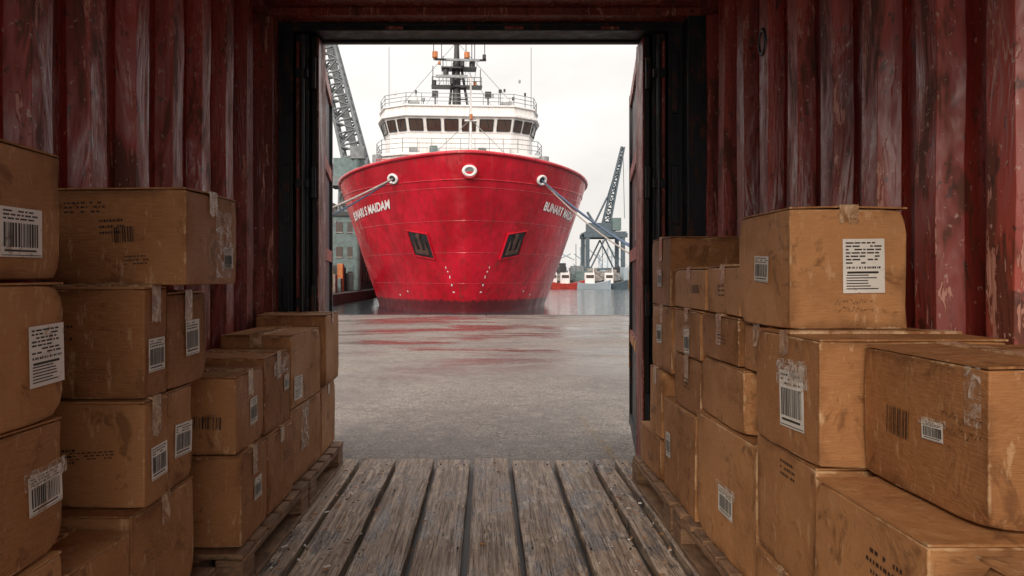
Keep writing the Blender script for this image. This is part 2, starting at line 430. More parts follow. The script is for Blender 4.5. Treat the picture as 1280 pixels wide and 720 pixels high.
for i in range(260):
    x = rr.choice([rr.uniform(-.78,-.5), rr.uniform(.5,.74), rr.uniform(-.78,.75)]); y = rr.uniform(1.8,3.78); s_ = rr.uniform(.0015,.007); l = s_*rr.uniform(1,4)
    T = Matrix.Translation((x,y,.007)) @ Matrix.Rotation(rr.uniform(0,3.1),4,'Z') @ Matrix.Rotation(rr.uniform(-.3,.3),4,'X')
    mb.box(-l/2,l/2,-s_/2,s_/2,-.001,.001+s_*.25, rr.choice([CARD,PAL,CARD,CONCD,PAPER]), T)
mb.build('floor_debris')

# ------------------------------------------------------------------ cartons
FACES = {'F': ((0,-1,0),(1,0,0),(0,0,1)), 'B': ((0,1,0),(-1,0,0),(0,0,1)), 'R': ((1,0,0),(0,1,0),(0,0,1)), 'L': ((-1,0,0),(0,-1,0),(0,0,1)), 'T': ((0,0,1),(1,0,0),(0,1,0))}
def carton(x0, x1, y0, y1, z0, z1, rot=0.0, marks=(), tape=True, aisle=None, seam=None):
    W, D, H = x1-x0, y1-y0, z1-z0; hx, hy, hz = W/2, D/2, H/2
    e = empty('cardboard_box', ((x0+x1)/2, (y0+y1)/2, (z0+z1)/2), math.radians(rot+random.uniform(-.8,.8)))
    bm = bmesh.new(); bmesh.ops.create_cube(bm, size=1)
    bmesh.ops.subdivide_edges(bm, edges=bm.edges[:], cuts=9, use_grid_fill=True)
    sd = Vector((random.random()*50, random.random()*50, random.random()*50))
    top = hz-0.005
    crn = {(a,b,c): random.random()**3*.012 for a in (-1,1) for b in (-1,1) for c in (-1,1)}
    for v in bm.verts:
        p = v.co; q = Vector((p.x*W, p.y*D, -hz + (p.z+.5)*(top+hz)))
        nn = mnoise.noise(q*4+sd); n2 = mnoise.noise(q*14+sd*2)
        edge = sum(1 for c in p if abs(c) > 0.49)
        inw = 0.0024 + 0.0024*nn
        if edge >= 2: inw += 0.0034*max(0, n2)
        if edge >= 1:
            k = tuple(1 if c > 0 else -1 for c in p)
            dd = sum(max(0, .5-abs(c)) for c in p)
            inw += crn[k]*max(0, 1-dd*7)
        for ax, hh in ((0, hx), (1, hy)):
            if abs(p[ax]) > 0.49: q[ax] -= math.copysign(inw, p[ax])
        if abs(p.z) > .49 and edge >= 2: q.z -= math.copysign(inw*.5, p.z)
        v.co = q
    me = bpy.data.meshes.new('body'); bm.to_mesh(me); bm.free(); me.materials.append(CARD)
    o = bpy.data.objects.new('body', me); COL.objects.link(o); o.parent = e
    for p in me.polygons: p.use_smooth = True
    b = o.modifiers.new('Bevel','BEVEL'); b.width = 0.003; b.segments = 2; b.limit_method='ANGLE'; b.angle_limit=math.radians(50)
    me.set_sharp_from_angle(angle=math.radians(45))
    mb = MB(); t = 0.004; g = 0.002; ax = seam if seam else ('x' if W >= D else 'y')
    for sg in (-1, 1):
        lift = random.uniform(0, .006); outer = .003
        if ax == 'x':
            ya, yb = sg*g, sg*(hy-outer); za, zb = top+lift, top+.0006
            vs = []
            for z_ in (0, t):
                vs += [(-hx+.004, ya, za+z_), (hx-.004, ya, za+z_), (hx-.004, yb, zb+z_), (-hx+.004, yb, zb+z_)]
        else:
            xa, xb = sg*g, sg*(hx-outer); za, zb = top+lift, top+.0006
            vs = []
            for z_ in (0, t):
                vs += [(xa, -hy+.004, za+z_), (xa, hy-.004, za+z_), (xb, hy-.004, zb+z_), (xb, -hy+.004, zb+z_)]
        mb.add(vs, [(3,2,1,0),(4,5,6,7),(0,1,5,4),(1,2,6,5),(2,3,7,6),(3,0,4,7)], CARD)
    fo = mb.build('flaps', e); bmf = bmesh.new(); bmf.from_mesh(fo.data); bmesh.ops.recalc_face_normals(bmf, faces=bmf.faces[:]); bmf.to_mesh(fo.data); bmf.free()
    dk = MB()
    if tape:
        tw = 0.024; zt = hz+.0055
        def strip(sg):
            dn = random.uniform(.04, .11); jag = [random.uniform(-.006,.006) for _ in range(6)]
            if ax == 'x': P = lambda w_, z: (sg*(hx-.0005), w_, z)
            else: P = lambda w_, z: (w_, sg*(hy-.0005), z)
            for i in range(5):
                wa, wb = -tw+tw*2*i/5, -tw+tw*2*(i+1)/5
                dk.quad(P(wa,zt-.004), P(wb,zt-.004), P(wb,zt-dn+jag[i+1]), P(wa,zt-dn+jag[i]), TAPE)
        if ax == 'x': dk.box(-hx+.0012, hx-.0012, -tw, tw, zt-.0006, zt+.0005, TAPE); dk.box(-hx+.0014, hx-.0014, -tw, tw, zt-.006, zt-.0008, TAPE)
        else: dk.box(-tw, tw, -hy+.0012, hy-.0012, zt-.0006, zt+.0005, TAPE); dk.box(-tw, tw, -hy+.0014, hy-.0014, zt-.006, zt-.0008, TAPE)
        strip(1); strip(-1)
    marks = list(marks)
    if aisle and not marks:
        r = random.random()
        marks.append((aisle, random.uniform(-.25,.25), random.uniform(-.2,.15), .07, .09, 'label') if r < .4 else (aisle, random.uniform(-.2,.2), random.uniform(-.2,.2), .09, .035, 'print'))
    if random.random() < .9: marks.append(('F', random.uniform(-.25,.25), random.uniform(-.3,.3), random.uniform(.06,.11), .04, random.choice(['print','scribble','bars','print'])))
    if random.random() < .5: marks.append(('F', random.uniform(-.35,.35), random.uniform(-.38,-.2), random.uniform(.05,.09), .025, random.choice(['print','scribble'])))
    if aisle and random.random() < .8: marks.append((aisle, random.uniform(-.3,.3), random.uniform(.2,.34), .10, .03, 'scribble'))
    if random.random() < .35: marks.append(('F', random.uniform(-.35,.35), random.uniform(-.3,.3), .10, .05, 'film'))
    if random.random() < .5: marks.append(('T', random.uniform(-.2,.2), random.uniform(-.3,-.2), .10, .04, 'print'))
    for fc, a, bb, w, h, kind in marks:
        n, r, u = (Vector(k) for k in FACES[fc])
        ha = hx if fc in 'FBT' else hy; hb = hy if fc == 'T' else hz; hn = {'F':hy,'B':hy,'R':hx,'L':hx,'T':hz}[fc]
        w = min(w, ha*1.5); h = min(h, hb*1.5)
        a = max(-1+w/2/ha+.03, min(1-w/2/ha-.03, a*2)); bb = max(-1+h/2/hb+.03, min(1-h/2/hb-.03, bb*2))
        tl = random.uniform(-.06, .06); r2 = r*math.cos(tl)+u*math.sin(tl); u2 = u*math.cos(tl)-r*math.sin(tl)
        base = 0.0068 if fc == 'T' else 0.0005
        c = n*(hn+base) + r*(a*ha) + u*(bb*hb)
        def Q(xa, ya, xb, yb, lv, m):
            P = [c + r2*(x_*w) + u2*(y_*h) + n*lv for x_, y_ in ((xa,ya),(xb,ya),(xb,yb),(xa,yb))]
            dk.quad(*P, m)
        if kind in ('label', 'biglabel'):
            Q(-.5,-.5,.5,.5, 0, PAPER)
            yy = .44
            for i in range(3 if kind=='label' else 7):
                hh = .035 if kind=='label' else .028
                xx = -.43
                while xx < .30:
                    l = random.uniform(.05,.2)
                    if random.random() < .85: Q(xx, yy-hh, min(xx+l,.43), yy, .0004, INK)
                    xx += l+.03
                yy -= hh*2.2
            bt = yy-.02; bbm = -.30 if kind=='label' else -.05
            xx = -.42
            while xx < .40:
                l = random.choice([.012,.02,.035,.045]); Q(xx, bbm, xx+l, bt, .0004, INK); xx += l+random.choice([.012,.02,.03])
            Q(-.4, bbm-.09, .35, bbm-.05, .0004, INK)
            if kind == 'label': Q(-.5+.03,-.47,.47,-.455,.0004,INK)
            else:
                for i in range(6): Q(-.42, -.18-.05*i, random.uniform(0,.4), -.16-.05*i, .0004, INK)
            if random.random() < .45:
                c = c + n*.0009; Q(-.62, random.uniform(.1,.3), .66, .66, 0, FILM)
        elif kind == 'bars':
            xx = -.5
            while xx < .45:
                l = random.choice([.02,.035,.06]); Q(xx,-.5,xx+l,.5,0,INKB); xx += l+random.choice([.03,.05,.07])
        elif kind == 'print':
            for i in range(3):
                xx = -.5
                while xx < .35:
                    l = random.uniform(.03,.10)
                    if random.random()<.85: Q(xx, .3-i*.38, xx+l, .45-i*.38, 0, INKB)
                    xx += l+.035
        elif kind == 'film':
            Q(-.5,-.5,.5,.5, 0, FILM)
        else:
            for row in range(2):
                px = -.5; py = .2-row*.5; pts = []
                for i in range(34):
                    pts.append((px, py+random.uniform(-.20,.20))); px += .028
                for i in range(33):
                    if i % 7 == 6 or random.random() < .12: continue
                    (xa,ya),(xb,yb) = pts[i], pts[i+1]; th = .018
                    P = [c + r2*(x_*w) + u2*(y_*h) for x_, y_ in ((xa,ya-th),(xb,yb-th),(xb,yb+th),(xa,ya+th))]
                    dk.quad(*P, INKB)
    if dk.v: dk.build('tape_and_labels', e)
    return e
# ---- left near stack
carton(-1.16,-.85,.93,1.372,1.012,1.262, 1.0,[('R',.22,-.15,.12,.09,'label')], aisle='R', seam='y')
carton(-1.16,-.845,.93,1.368,.742,1.008,-.6,[('R',.37,-.02,.10,.115,'biglabel')], seam='x')
carton(-1.16,-.85,.93,1.375,.478,.738,.8,[('R',.37,.0,.10,.075,'label')], seam='x')
carton(-1.15,-.84,.94,1.36,.262,.474,0,[])
carton(-1.16,-.85,.93,1.34,.0,.258,0,[])
carton(-1.16,-.85,1.385,1.632,.135,.412,0,[('R',.2,-.3,.07,.06,'label')], seam='y')
carton(-1.16,-.85,1.645,1.985,.135,.440,0,[('R',-.1,.12,.16,.06,'scribble')], seam='x')
carton(-1.16,-.85,1.70,1.822,.712,.992,0,[('R',.0,-.12,.085,.085,'label'),('F',-.2,.1,.09,.04,'print')], seam='x')
carton(-1.16,-.845,1.69,1.815,.443,.708,-.5,[('R',.1,-.12,.085,.085,'label'),('F',.1,.0,.12,.02,'print')], seam='x')
carton(-1.16,-.85,1.828,2.075,.712,.975,.8,[('R',.1,.0,.09,.10,'label')], seam='x')
carton(-1.16,-.852,1.822,1.985,.443,.709,0,[('R',.1,-.05,.11,.09,'label')], seam='y')
carton(-1.125,-.752,1.74,2.05,.996,1.246,-3.0,[('F',.06,.02,.06,.04,'bars'),('R',.2,-.05,.10,.22,'film'),('R',.3,-.2,.06,.06,'label'),('F',-.2,.3,.12,.03,'print')], seam='x')
def L2(y0,y1,zs,xs=-.80,left=-1.12,marks=None, seam='x'):
    for i,(a,b) in enumerate(zip(zs[:-1], zs[1:])):
        carton(left+random.uniform(-.02,.01), xs+random.uniform(-.012,.012), y0+.003, y1-.003, a+.002, b-.002, random.uniform(-1.8,1.8), (marks[i] if marks else []), aisle='R', seam=seam)
L2(2.21,2.49,[.135,.436,.695],marks=[[('R',.1,.0,.075,.075,'label')],[('R',.1,-.05,.07,.09,'label')]])
L2(2.50,2.84,[.135,.43,.722],marks=[[],[('R',.3,.05,.06,.06,'label'),('R',.1,.3,.2,.06,'film')]])
L2(2.85,3.33,[.135,.46,.775],marks=[[('R',-.1,.2,.12,.2,'film')],[('R',-.3,-.25,.12,.10,'biglabel')]], seam='y')
L2(3.345,3.69,[.135,.475,.83],marks=[[],[('F',0,0,.08,.05,'print')]])
# ---- right near
carton(.72,1.14,1.483,1.83,.60,.882,1.0,[('L',.12,-.05,.125,.135,'label'),('L',.12,.2,.14,.05,'film')], seam='x')
carton(.725,1.13,1.49,1.84,.302,.597,-1,[('L',.1,.35,.1,.04,'print')], seam='y')
carton(.72,1.13,1.49,1.84,.0,.298,0,[])
carton(.81,1.16,1.10,1.468,.603,.873,.0,[('L',.35,.1,.11,.05,'scribble'),('L',.12,.0,.06,.035,'label'),('L',-.16,-.02,.075,.055,'bars'),('L',.4,.38,.04,.1,'film')], seam='y')
carton(.69,1.15,1.07,1.44,.302,.598,.0,[('L',.2,.2,.12,.05,'print')], seam='y')
carton(.69,1.15,1.07,1.45,.0,.298,0,[])
carton(.635,.98,.56,.895,.36,.655,0,[], seam='x'); carton(.64,.98,.56,.90,.06,.356,0,[])
carton(.75,1.052,1.70,2.03,.886,1.192,.8,[('F',.12,.02,.105,.135,'biglabel'),('L',.0,.0,.09,.07,'label')], seam='y')
carton(.765,1.05,1.845,2.03,.745,.884,0,[], seam='x')
carton(.75,1.12,1.915,2.435,.135,.545,.6,[('L',.05,-.08,.12,.085,'label')], seam='y')
carton(.755,1.10,1.99,2.425,.548,.742,-1.5,[('L',.3,.1,.10,.05,'scribble')], seam='y')
carton(.75,1.12,2.445,2.905,.135,.51,0,[('L',-.32,-.0,.07,.10,'label'),('L',.2,.2,.2,.1,'scribble')], seam='y')
carton(.755,1.09,2.43,2.74,.513,.718,1,[('L',.0,0,.08,.04,'print')], seam='x')
carton(.752,1.06,2.05,2.385,.745,.892,0,[('L',.1,0,.08,.03,'print')], seam='x')
carton(.75,1.06,2.395,2.735,.721,.895,0,[], seam='x',aisle='L')
carton(.76,1.05,2.05,2.355,.896,1.052,0,[('L',.0,0,.07,.04,'print')], seam='x')
carton(.755,1.05,2.37,2.745,.898,1.048,0,[('L',.2,0,.10,.03,'bars')], seam='x')
carton(.75,1.04,2.785,3.10,.895,1.182,0,[('L',-.05,-.1,.07,.07,'label')], seam='x')
carton(.752,1.04,2.785,3.10,.618,.892,0,[('L',-.1,.05,.08,.08,'label')], seam='x')
carton(.745,1.06,2.92,3.12,.32,.615,1,[], seam='x',aisle='L')
carton(.745,1.08,2.925,3.32,.135,.316,0,[], seam='y',aisle='L')

# ------------------------------------------------------------------ pallets
def pallet(x0, x1, y0, y1):
    mb = MB(); H = .13
    n = max(3, int((y1-y0)/.125)); st = (y1-y0)/n
    for i in range(n):
        mb.box(x0+random.uniform(-.006,.006), x1+random.uniform(-.006,.006), y0+i*st+.012, y0+(i+1)*st-.012, H-.018, H, PAL)
    for fx in (0, .5, 1):
        xc = x0+.045+(x1-x0-.09)*fx
        mb.box(xc-.045, xc+.045, y0+.005, y1-.005, H-.037, H-.0185, PAL)
        m = max(2, int((y1-y0)/.45)+1)
        for k in range(m):
            yc = y0+.06+(y1-y0-.12)*k/(m-1); mb.box(xc-.045, xc+.045, yc-.055, yc+.055, .0185, H-.0375, PAL)
        mb.box(xc-.045, xc+.045, y0, y1, .002, .018, PAL)
    mb.build('wooden_pallet', None, 0.003)
pallet(-1.15,-.775,2.17,2.98); pallet(-1.15,-.775,3.00,3.69); pallet(-1.15,-.83,1.385,2.1)
pallet(.725,1.15,1.90,2.66); pallet(.725,1.15,2.68,3.40)

# ------------------------------------------------------------------ ground, water
YQ = 20.4; ZG = -.15; ZW = -.65
def sheet(name, x0, x1, y0, y1, z, m):
    mb = MB(); mb.quad((x0,y0,z),(x1,y0,z),(x1,y1,z),(x0,y1,z), m); return mb.build(name)
sheet('ground', -400, 400, -300, YQ-.5, ZG, ASPH)
mb = MB()
xx = -80
while xx < 80:
    mb.box(xx+.01, xx+1.99, YQ-.5, YQ, -1.6, ZG+.012, COPE); xx += 2
mb.build('quay_edge', None, .01)
mb = MB(); mb.box(-80, 80, YQ-.45, YQ-.02, -4, -1.6, CONCD); mb.build('quay_wall')
sheet('water', -3000, 3000, YQ-.2, 6000, ZW, WATER)
M = Mat('faded_yellow_line', .7); f = M.noise(M.tc(), 14, 4, .78)
M.col((.30,.20,.08)); M.put(M.b.inputs['Alpha'], M.mr(f, .46, .60, 0, .5))
mb = MB(); mb.quad((.80,4.3,ZG+.004),(.86,4.3,ZG+.004),(.80,5.7,ZG+.004),(.75,5.7,ZG+.004), M.m); mb.build('road_marking')

# ------------------------------------------------------------------ ship
ship = empty('ship', (-.69, 28.0, 0), math.radians(3.6))
ZT = 6.12
def stem(z):
    t = (z-ZW)/(ZT-ZW); return 3.0*max(0, 1-t)**1.15 if t > 0 else 3.0
def Bz(z):
    t = max(0, min(1, (z-ZW)/(ZT-ZW))); return 4.75 + 1.8*t**0.95
def Lz(z):
    t = max(0, min(1, (z-ZW)/(ZT-ZW))); return 9.4 - 1.2*t
def hb(d, z):
    x = min(1, max(0, d/Lz(z))); return Bz(z)*(1-(1-x)**2.0)**0.68
def ztop(y): return ZT - 0.062*min(y, 11) - (.002*max(0,y-11))
ds = [0,.03,.08,.15,.25,.4,.6,.8,1.05,1.35,1.7,2.1,2.6,3.1,3.7,4.3,5,5.7,6.5,7.3,8.2,9.2,11,14,18,24,32,42,50]
NZ = 26; vs=[]; fs=[]; zb = -1.6
for k in range(NZ+1):
    for d in ds:
        z = zb + (ztop(d)-zb)*k/NZ; y = stem(z)+d; z = zb + (ztop(y)-zb)*k/NZ
        vs.append((hb(d, z), stem(z)+d, z))
nd = len(ds); N0 = len(vs)
vs += [(-x, y, z) for x, y, z in vs]
for k in range(NZ):
    for i in range(nd-1):
        a = k*nd+i; fs.append((a, a+1, a+nd+1, a+nd)); b = a+N0; fs.append((b+1, b, b+nd, b+nd+1))
mb = MB(); mb.add(vs, fs, HULL, True)
tr = [k*nd+nd-1 for k in range(NZ+1)]
mb.f.append(tr + [i+N0 for i in reversed(tr)]); mb.mi.append(0); mb.sm.append(False)
h = mb.build('hull', ship)
bm = bmesh.new(); bm.from_mesh(h.data); bmesh.ops.remove_doubles(bm, verts=bm.verts[:], dist=.0005); bmesh.ops.recalc_face_normals(bm, faces=bm.faces[:]); bm.to_mesh(h.data); bm.free()
mb = MB(); dk_z = 4.9
P = [(hb(d, dk_z)-.03, stem(dk_z)+d+.03, dk_z) for d in ds]
ring = P + [(-x, y, z) for x, y, z in reversed(P)]
mb.add(ring, [tuple(range(len(ring)))], TEAL); mb.build('deck', ship)
def toprow(off=0):
    R = []
    for d in ds[:-4]:
        z = ztop(d); y = stem(z)+d; z = ztop(y); R.append((hb(d, z), y, z+off))
    return R
R = toprow(); rim = [(-x, y, z) for x, y, z in reversed(R)] + R[1:]
mb = MB(); mb.tube(rim, .09, HULL, 8); mb.build('bulwark_rim', ship)
def strake(z, r, m, dmax=20):
    S = [(hb(d, z)+.0, stem(z)+d, z) for d in ds if d <= dmax]
    return [(-x, y, zz) for x, y, zz in reversed(S)] + S[1:]
mb = MB(); mb.tube(strake(5.05, .03, HULL), .03, HULL, 6); mb.build('strake', ship)

def surf(b_or_d, z, sg, by='d'):
    if by == 'b':
        q = (b_or_d/Bz(z))**(1/.68); x = 1-math.sqrt(max(0,1-q)); d = x*Lz(z)
    else: d = b_or_d
    p = Vector((sg*hb(d, z), stem(z)+d, z)); e = .03
    p1 = Vector((sg*hb(d+e, z), stem(z)+d+e, z)); p2 = Vector((sg*hb(d, z+e), stem(z+e)+d, z+e))
    t = (p1-p).normalized(); u = (p2-p).normalized(); n = t.cross(u).normalized()
    if n.y > 0: n = -n
    u = (u - n*u.dot(n)).normalized(); r = u.cross(n).normalized()
    if r.x < 0: r = -r
    return p, n, r, u
AN = simple('anchor_steel', (.07,.035,.028), .6)
for sg in (-1, 1):
    p, n, r, u = surf(2.05, 2.42, sg, 'b')
    mb = MB()
    sk = -sg*.22
    def T(a, b, c): return p + r*(a + sk*-b) + u*b + n*c
    def obox(a0,a1,b0,b1,c0,c1,m):
        V = [T(a0,b0,c0),T(a1,b0,c0),T(a1,b1,c0),T(a0,b1,c0),T(a0,b0,c1),T(a1,b0,c1),T(a1,b1,c1),T(a0,b1,c1)]
        mb.add(V, [(0,3,2,1),(4,5,6,7),(0,1,5,4),(1,2,6,5),(2,3,7,6),(3,0,4,7)], m)
    w, hh = .54, .56
    obox(-w,w,-hh,hh,-.12,.025,BLACKM)  # flat dark panel: the pocket's recess shade is put into its colour
    for a0,a1,b0,b1 in ((-w-.05,-w,-hh-.05,hh+.05),(w,w+.05,-hh-.05,hh+.05),(-w+.001,w-.001,hh,hh+.05),(-w+.001,w-.001,-hh-.05,-hh)):
        obox(a0,a1,b0,b1,-.12,.07,HULL)
    obox(-.07,.07,-.25,.5,.03,.10,AN); obox(-.34,.34,-.42,-.25,.03,.11,AN)
    for q in (-1,1):
        V = [T(q*.36,-.4,.03),T(q*.22,-.4,.03),T(q*.30,.25,.03),T(q*.36,-.4,.12),T(q*.22,-.4,.12),T(q*.30,.25,.09)]
        mb.add(V, [(0,1,2),(3,5,4),(0,3,4,1),(1,4,5,2),(2,5,3,0)], AN)
    mb.torus(T(0,.42,.08), n, .09, .03, AN, N=14, n=6)
    mb.build('anchor', ship, .01)
lead = {}
for key, b, z, sg in (('l',3.25,5.27,-1),('r',3.25,5.27,1),('c',.001,5.38,1)):
    p, n, r, u = surf(b, z, sg, 'b')
    if key == 'c': n = Vector((0,-1,-.25)).normalized(); p = Vector((0, stem(z)-.02, z))
    mb = MB(); off = .04 if key != 'c' else .12
    if key == 'c': mb.tube([p+Vector((0,.5,0)), p+n*.11], .31, HULL, 20)
    mb.torus(p+n*off, n, .22, .065, LETTER, 1.1, .85); mb.disc(p+n*(off-.005), n, .21, BLACKM if key != 'c' else STEELG, 1.1, .85)  # side holes are closed by a dark disc, its colour standing for shade inside
    mb.build('fairlead', ship); lead[key] = p+n*off
mb = MB()
for sg in (-1, 1):
    for i, z in enumerate((.30,.62,.98,1.22,1.4)):
        p, n, r, u = surf(.60+.09*i, z, sg, 'b'); c = p+n*.02; ww = (.05,.03,.022,.03,.02)[i]; hz_ = (.03,.05,.07,.03,.05)[i]
        mb.quad(c-r*ww-u*hz_, c+r*ww-u*hz_, c+r*ww+u*hz_, c-r*ww+u*hz_, LETTER)
    for b, z in ((2.75,.30),(3.15,.12)):
        p, n, r, u = surf(b, z, sg, 'b'); c = p+n*.02
        mb.quad(c-r*.05-u*.04, c+r*.05-u*.04, c+r*.05+u*.04, c-r*.05+u*.04, LETTER)
mb.build('draft_marks', ship)
def lettering(txt, sg, d0, d1, z0, rise, size):
    cu = bpy.data.curves.new('tmp', 'FONT'); cu.body = txt; cu.size = size; cu.offset = .016; cu.resolution_u = 3; cu.shear = .2
    to = bpy.data.objects.new('tmp', cu); COL.objects.link(to); bpy.context.view_layer.update()
    dg = bpy.context.evaluated_depsgraph_get(); me = bpy.data.meshes.new_from_object(to.evaluated_get(dg))
    bpy.data.objects.remove(to)
    bm = bmesh.new(); bm.from_mesh(me)
    bmesh.ops.triangulate(bm, faces=bm.faces[:])
    W = max(v.co.x for v in bm.verts)
    tab = []; s = 0; prev = None; d = d0
    while d <= d1+3:
        p = Vector((hb(d, z0), stem(z0)+d, 0))
        if prev is not None: s += (p-prev).length
        tab.append((s, d)); prev = p; d += .03
    L = next(s for s, d in tab if d >= d1)
    def dat(s):
        for i in range(len(tab)-1):
            if tab[i+1][0] >= s:
                return tab[i][1] + .03*(s-tab[i][0])/max(1e-6, tab[i+1][0]-tab[i][0])
        return tab[-1][1]
    for v in bm.verts:
        fx = v.co.x/W; sl = fx*L if sg > 0 else (1-fx)*L
        dd = dat(sl); z = z0 + v.co.y - rise*sl/L
        p, n, r, u = surf(dd, z, sg); v.co = p + n*.03
    bm.to_mesh(me); bm.free(); me.materials.clear(); me.materials.append(LETTER)
    o = bpy.data.objects.new('name_lettering', me); COL.objects.link(o); o.parent = ship
lettering('EUNARI S MAIDAM', -1, 2.1, 5.6, 4.08, .30, .52)
lettering('BUNART MAIDAV', 1, 2.15, 5.4, 4.05, .30, .52)

HY = 16.0
def plan(o=0.0):
    half = [(3.3+o*.5,-o),(4.55+o,.75-o*.5),(4.95+o,2.1),(4.95+o,9)]
    return [(x, HY+y) for x, y in half] + [(-x, HY+y) for x, y in reversed(half)]
mb = MB()
p0 = plan(0)
mb.prism([(x*1.08,(y-HY)*1.0+HY-1.2) for x,y in p0], 4.9, 8.55, WHITE)
mb.prism([(x*1.10,(y-HY)+HY-1.4) for x,y in p0], 8.552, 8.7, WHITE)
mb.prism(p0, 8.702, 10.2, WHITE)
top = plan(.28)
mb.prism(top, 10.202, 11.2, WHITE, off0=plan(.02))
mb.prism(plan(.5), 11.202, 11.36, WHITE)
mb.prism(plan(.3), 11.362, 11.85, WHITE)
mb.prism(plan(.42), 11.852, 11.95, WHITE)
mb.build('wheelhouse', ship, .03)
mb = MB(); A_, B_ = plan(.02), plan(.28)
def wins(i, j, n, z0=.16, z1=.86):
    a0, a1 = Vector((*A_[i],10.2)), Vector((*A_[j],10.2)); b0, b1 = Vector((*B_[i],11.2)), Vector((*B_[j],11.2))
    nn = (a1-a0).cross(b0-a0).normalized()
    if nn.y > 0: nn = -nn
    for k in range(n):
        def pt(s, t): return (a0.lerp(a1, s)).lerp(b0.lerp(b1, s), t)
        s0, s1 = (k+.12)/n, (k+.88)/n
        mb.quad(*[pt(s, t)+nn*.045 for s, t in ((s0,z0),(s1,z0),(s1,z1),(s0,z1))], GLASS)
        for (sa, ta, sb, tb) in ((s0,z0,s1,z0),(s0,z1,s1,z1),(s0,z0,s0,z1),(s1,z0,s1,z1)):
            mb.tube([pt(sa,ta)+nn*.05, pt(sb,tb)+nn*.05], .03, BLACKM, 4)
        mid = (s0+s1)/2; mb.tube([pt(mid,z1)+nn*.07, pt(mid-.02/n*8,z0+.2)+nn*.07], .015, BLACKM, 4)
n_ = len(A_)
wins(0, n_-1, 6); wins(0, 1, 2); wins(1, 2, 1); wins(n_-2, n_-1, 2); wins(n_-3, n_-2, 1); wins(2,3,5); wins(n_-4,n_-3,5)
for x in (-3.6,-2.2,-.8,.8,2.2,3.6):
    y = HY-1.26; mb.torus((x, y+.03, 7.9), (0,-1,0), .22, .04, BLACKM, N=16, n=6); mb.disc((x, y+.02, 7.9), (0,-1,0), .2, GLASS)
mb.build('windows', ship)
def rail(mb, pts, h, m, step=1.0, r=.022, n=3):
    for k in range(n):
        mb.tube([(x,y,z+h*(k+1)/n) for x,y,z in pts], r, m, 5)
    for (a, b) in zip(pts[:-1], pts[1:]):
        a, b = Vector(a), Vector(b); q = max(1, int((b-a).length/step))
        for i in range(q+1):
            p = a.lerp(b, i/q); mb.tube([p, p+Vector((0,0,h))], r, m, 5)
mb = MB()
pr = plan(.3); rail(mb, [(x,y,11.95) for x,y in ([pr[3],pr[2],pr[1],pr[0],pr[7],pr[6],pr[5],pr[4]])], .75, STEELG, .9)
pr = [(x*1.09,y-1.35) for x,y in p0]; rail(mb, [(x,y,8.7) for x,y in ([pr[3],pr[2],pr[1],pr[0],pr[7],pr[6],pr[5],pr[4]])], .9, STEELG, .8)
REDP = simple('rail_red', (.45,.06,.05), .5)
rail(mb, [(-4.4,HY-2.6,6.6),(4.4,HY-2.6,6.6)], .9, REDP, .6, .03)
rail(mb, [(-5.2,HY-1.6,7.3),(5.2,HY-1.6,7.3)], .9, REDP, .7, .03)
mb.build('railings', ship)
mb = MB()
mb.box(-3.6,3.6,HY-4.5,HY-2.5,4.9,6.55,WHITE); mb.box(-4.6,-3.7,9,11,4.9,6.3,WHITE); mb.box(3.0,4.4,8.5,10.5,4.9,6.25,WHITE)
mb.box(-1.4,1.4,6.5,8.0,4.9,6.35,TEAL); mb.tube([(-1.9,7.2,6.1),(1.9,7.2,6.1)],.38,STEELG,16)
for x in (-5.2, 5.3):
    mb.tube([(x,HY-1,5),(x,HY-1,8.0)],.22,WHITE,12); mb.tube([(x,HY-1.1,8.0),(x,HY-1.1,8.55)],.3,STEELG,12)
for x, z in ((-3,8.9),(-1.7,9.0),(1.4,8.9),(2.9,9.1),(.2,8.8)):
    mb.box(x-.25,x+.25,HY-.6,HY-.1,8.7,z+.3,random.choice([STEELG,TEAL,WHITE]))
mb.box(-5.9,-5.1,HY+1,HY+4,7.2,8.4,ORANGE); mb.box(5.1,5.9,HY+1,HY+4,7.2,8.4,WHITE)
mb.build('deck_gear', ship, .04)
mb = MB()
mb.tube([(.25,5.0,4.9),(.25,5.0,10.6)],.075,WHITE,8,.04)
for a in (-2.6,2.9): mb.tube([(.25,5,8.6),(a,3.6,5.6)],.016,STEELG,4)
mb.tube([(.25,5,10.4),(0,1.2,6.2)],.014,STEELG,4); mb.tube([(.25,5,10.5),(0,HY,14)],.014,STEELG,4)
mb.box(-.05,.55,4.9,5.1,8.5,8.56,WHITE); mb.tube([(.25,4.85,8.56),(.25,4.85,8.8)],.09,ORANGE,8)
mb.build('foremast', ship)
mb = MB(); my = HY+3.5; z0 = 11.95
def S(x, z): return (x, my, z)
mb.tube([S(-.15,z0),S(-.15,17.6)],.34,BLACKM,10,.16)
mb.tube([S(-.75,z0),S(-.3,16)],.10,BLACKM,6); mb.tube([S(.75,z0),S(.1,16)],.10,BLACKM,6); mb.tube([(0,my+1.3,z0),(0,my+.1,16)],.10,BLACKM,6)
for z in (12.6,13.3,14.0,14.7,15.4): mb.tube([S(-.7+(z-12)*.1,z),S(.65-(z-12)*.13,z)],.05,BLACKM,5)
mb.box(-1.9,1.6,my-.5,my+.3,14.05,14.16,BLACKM); mb.box(-1.2,1.2,my-.6,my+.3,15.3,15.4,BLACKM); mb.box(-1.7,1.9,my-.2,my+.1,16.0,16.07,BLACKM)
rail(mb, [(-1.85,my-.45,14.16),(1.55,my-.45,14.16)], .55, BLACKM, .45, .022, 2)
mb.box(-1.6,.6,my-.75,my-.6,14.6,14.78,STEELG); mb.tube([(-.5,my-.67,14.16),(-.5,my-.67,14.6)],.13,BLACKM,8)
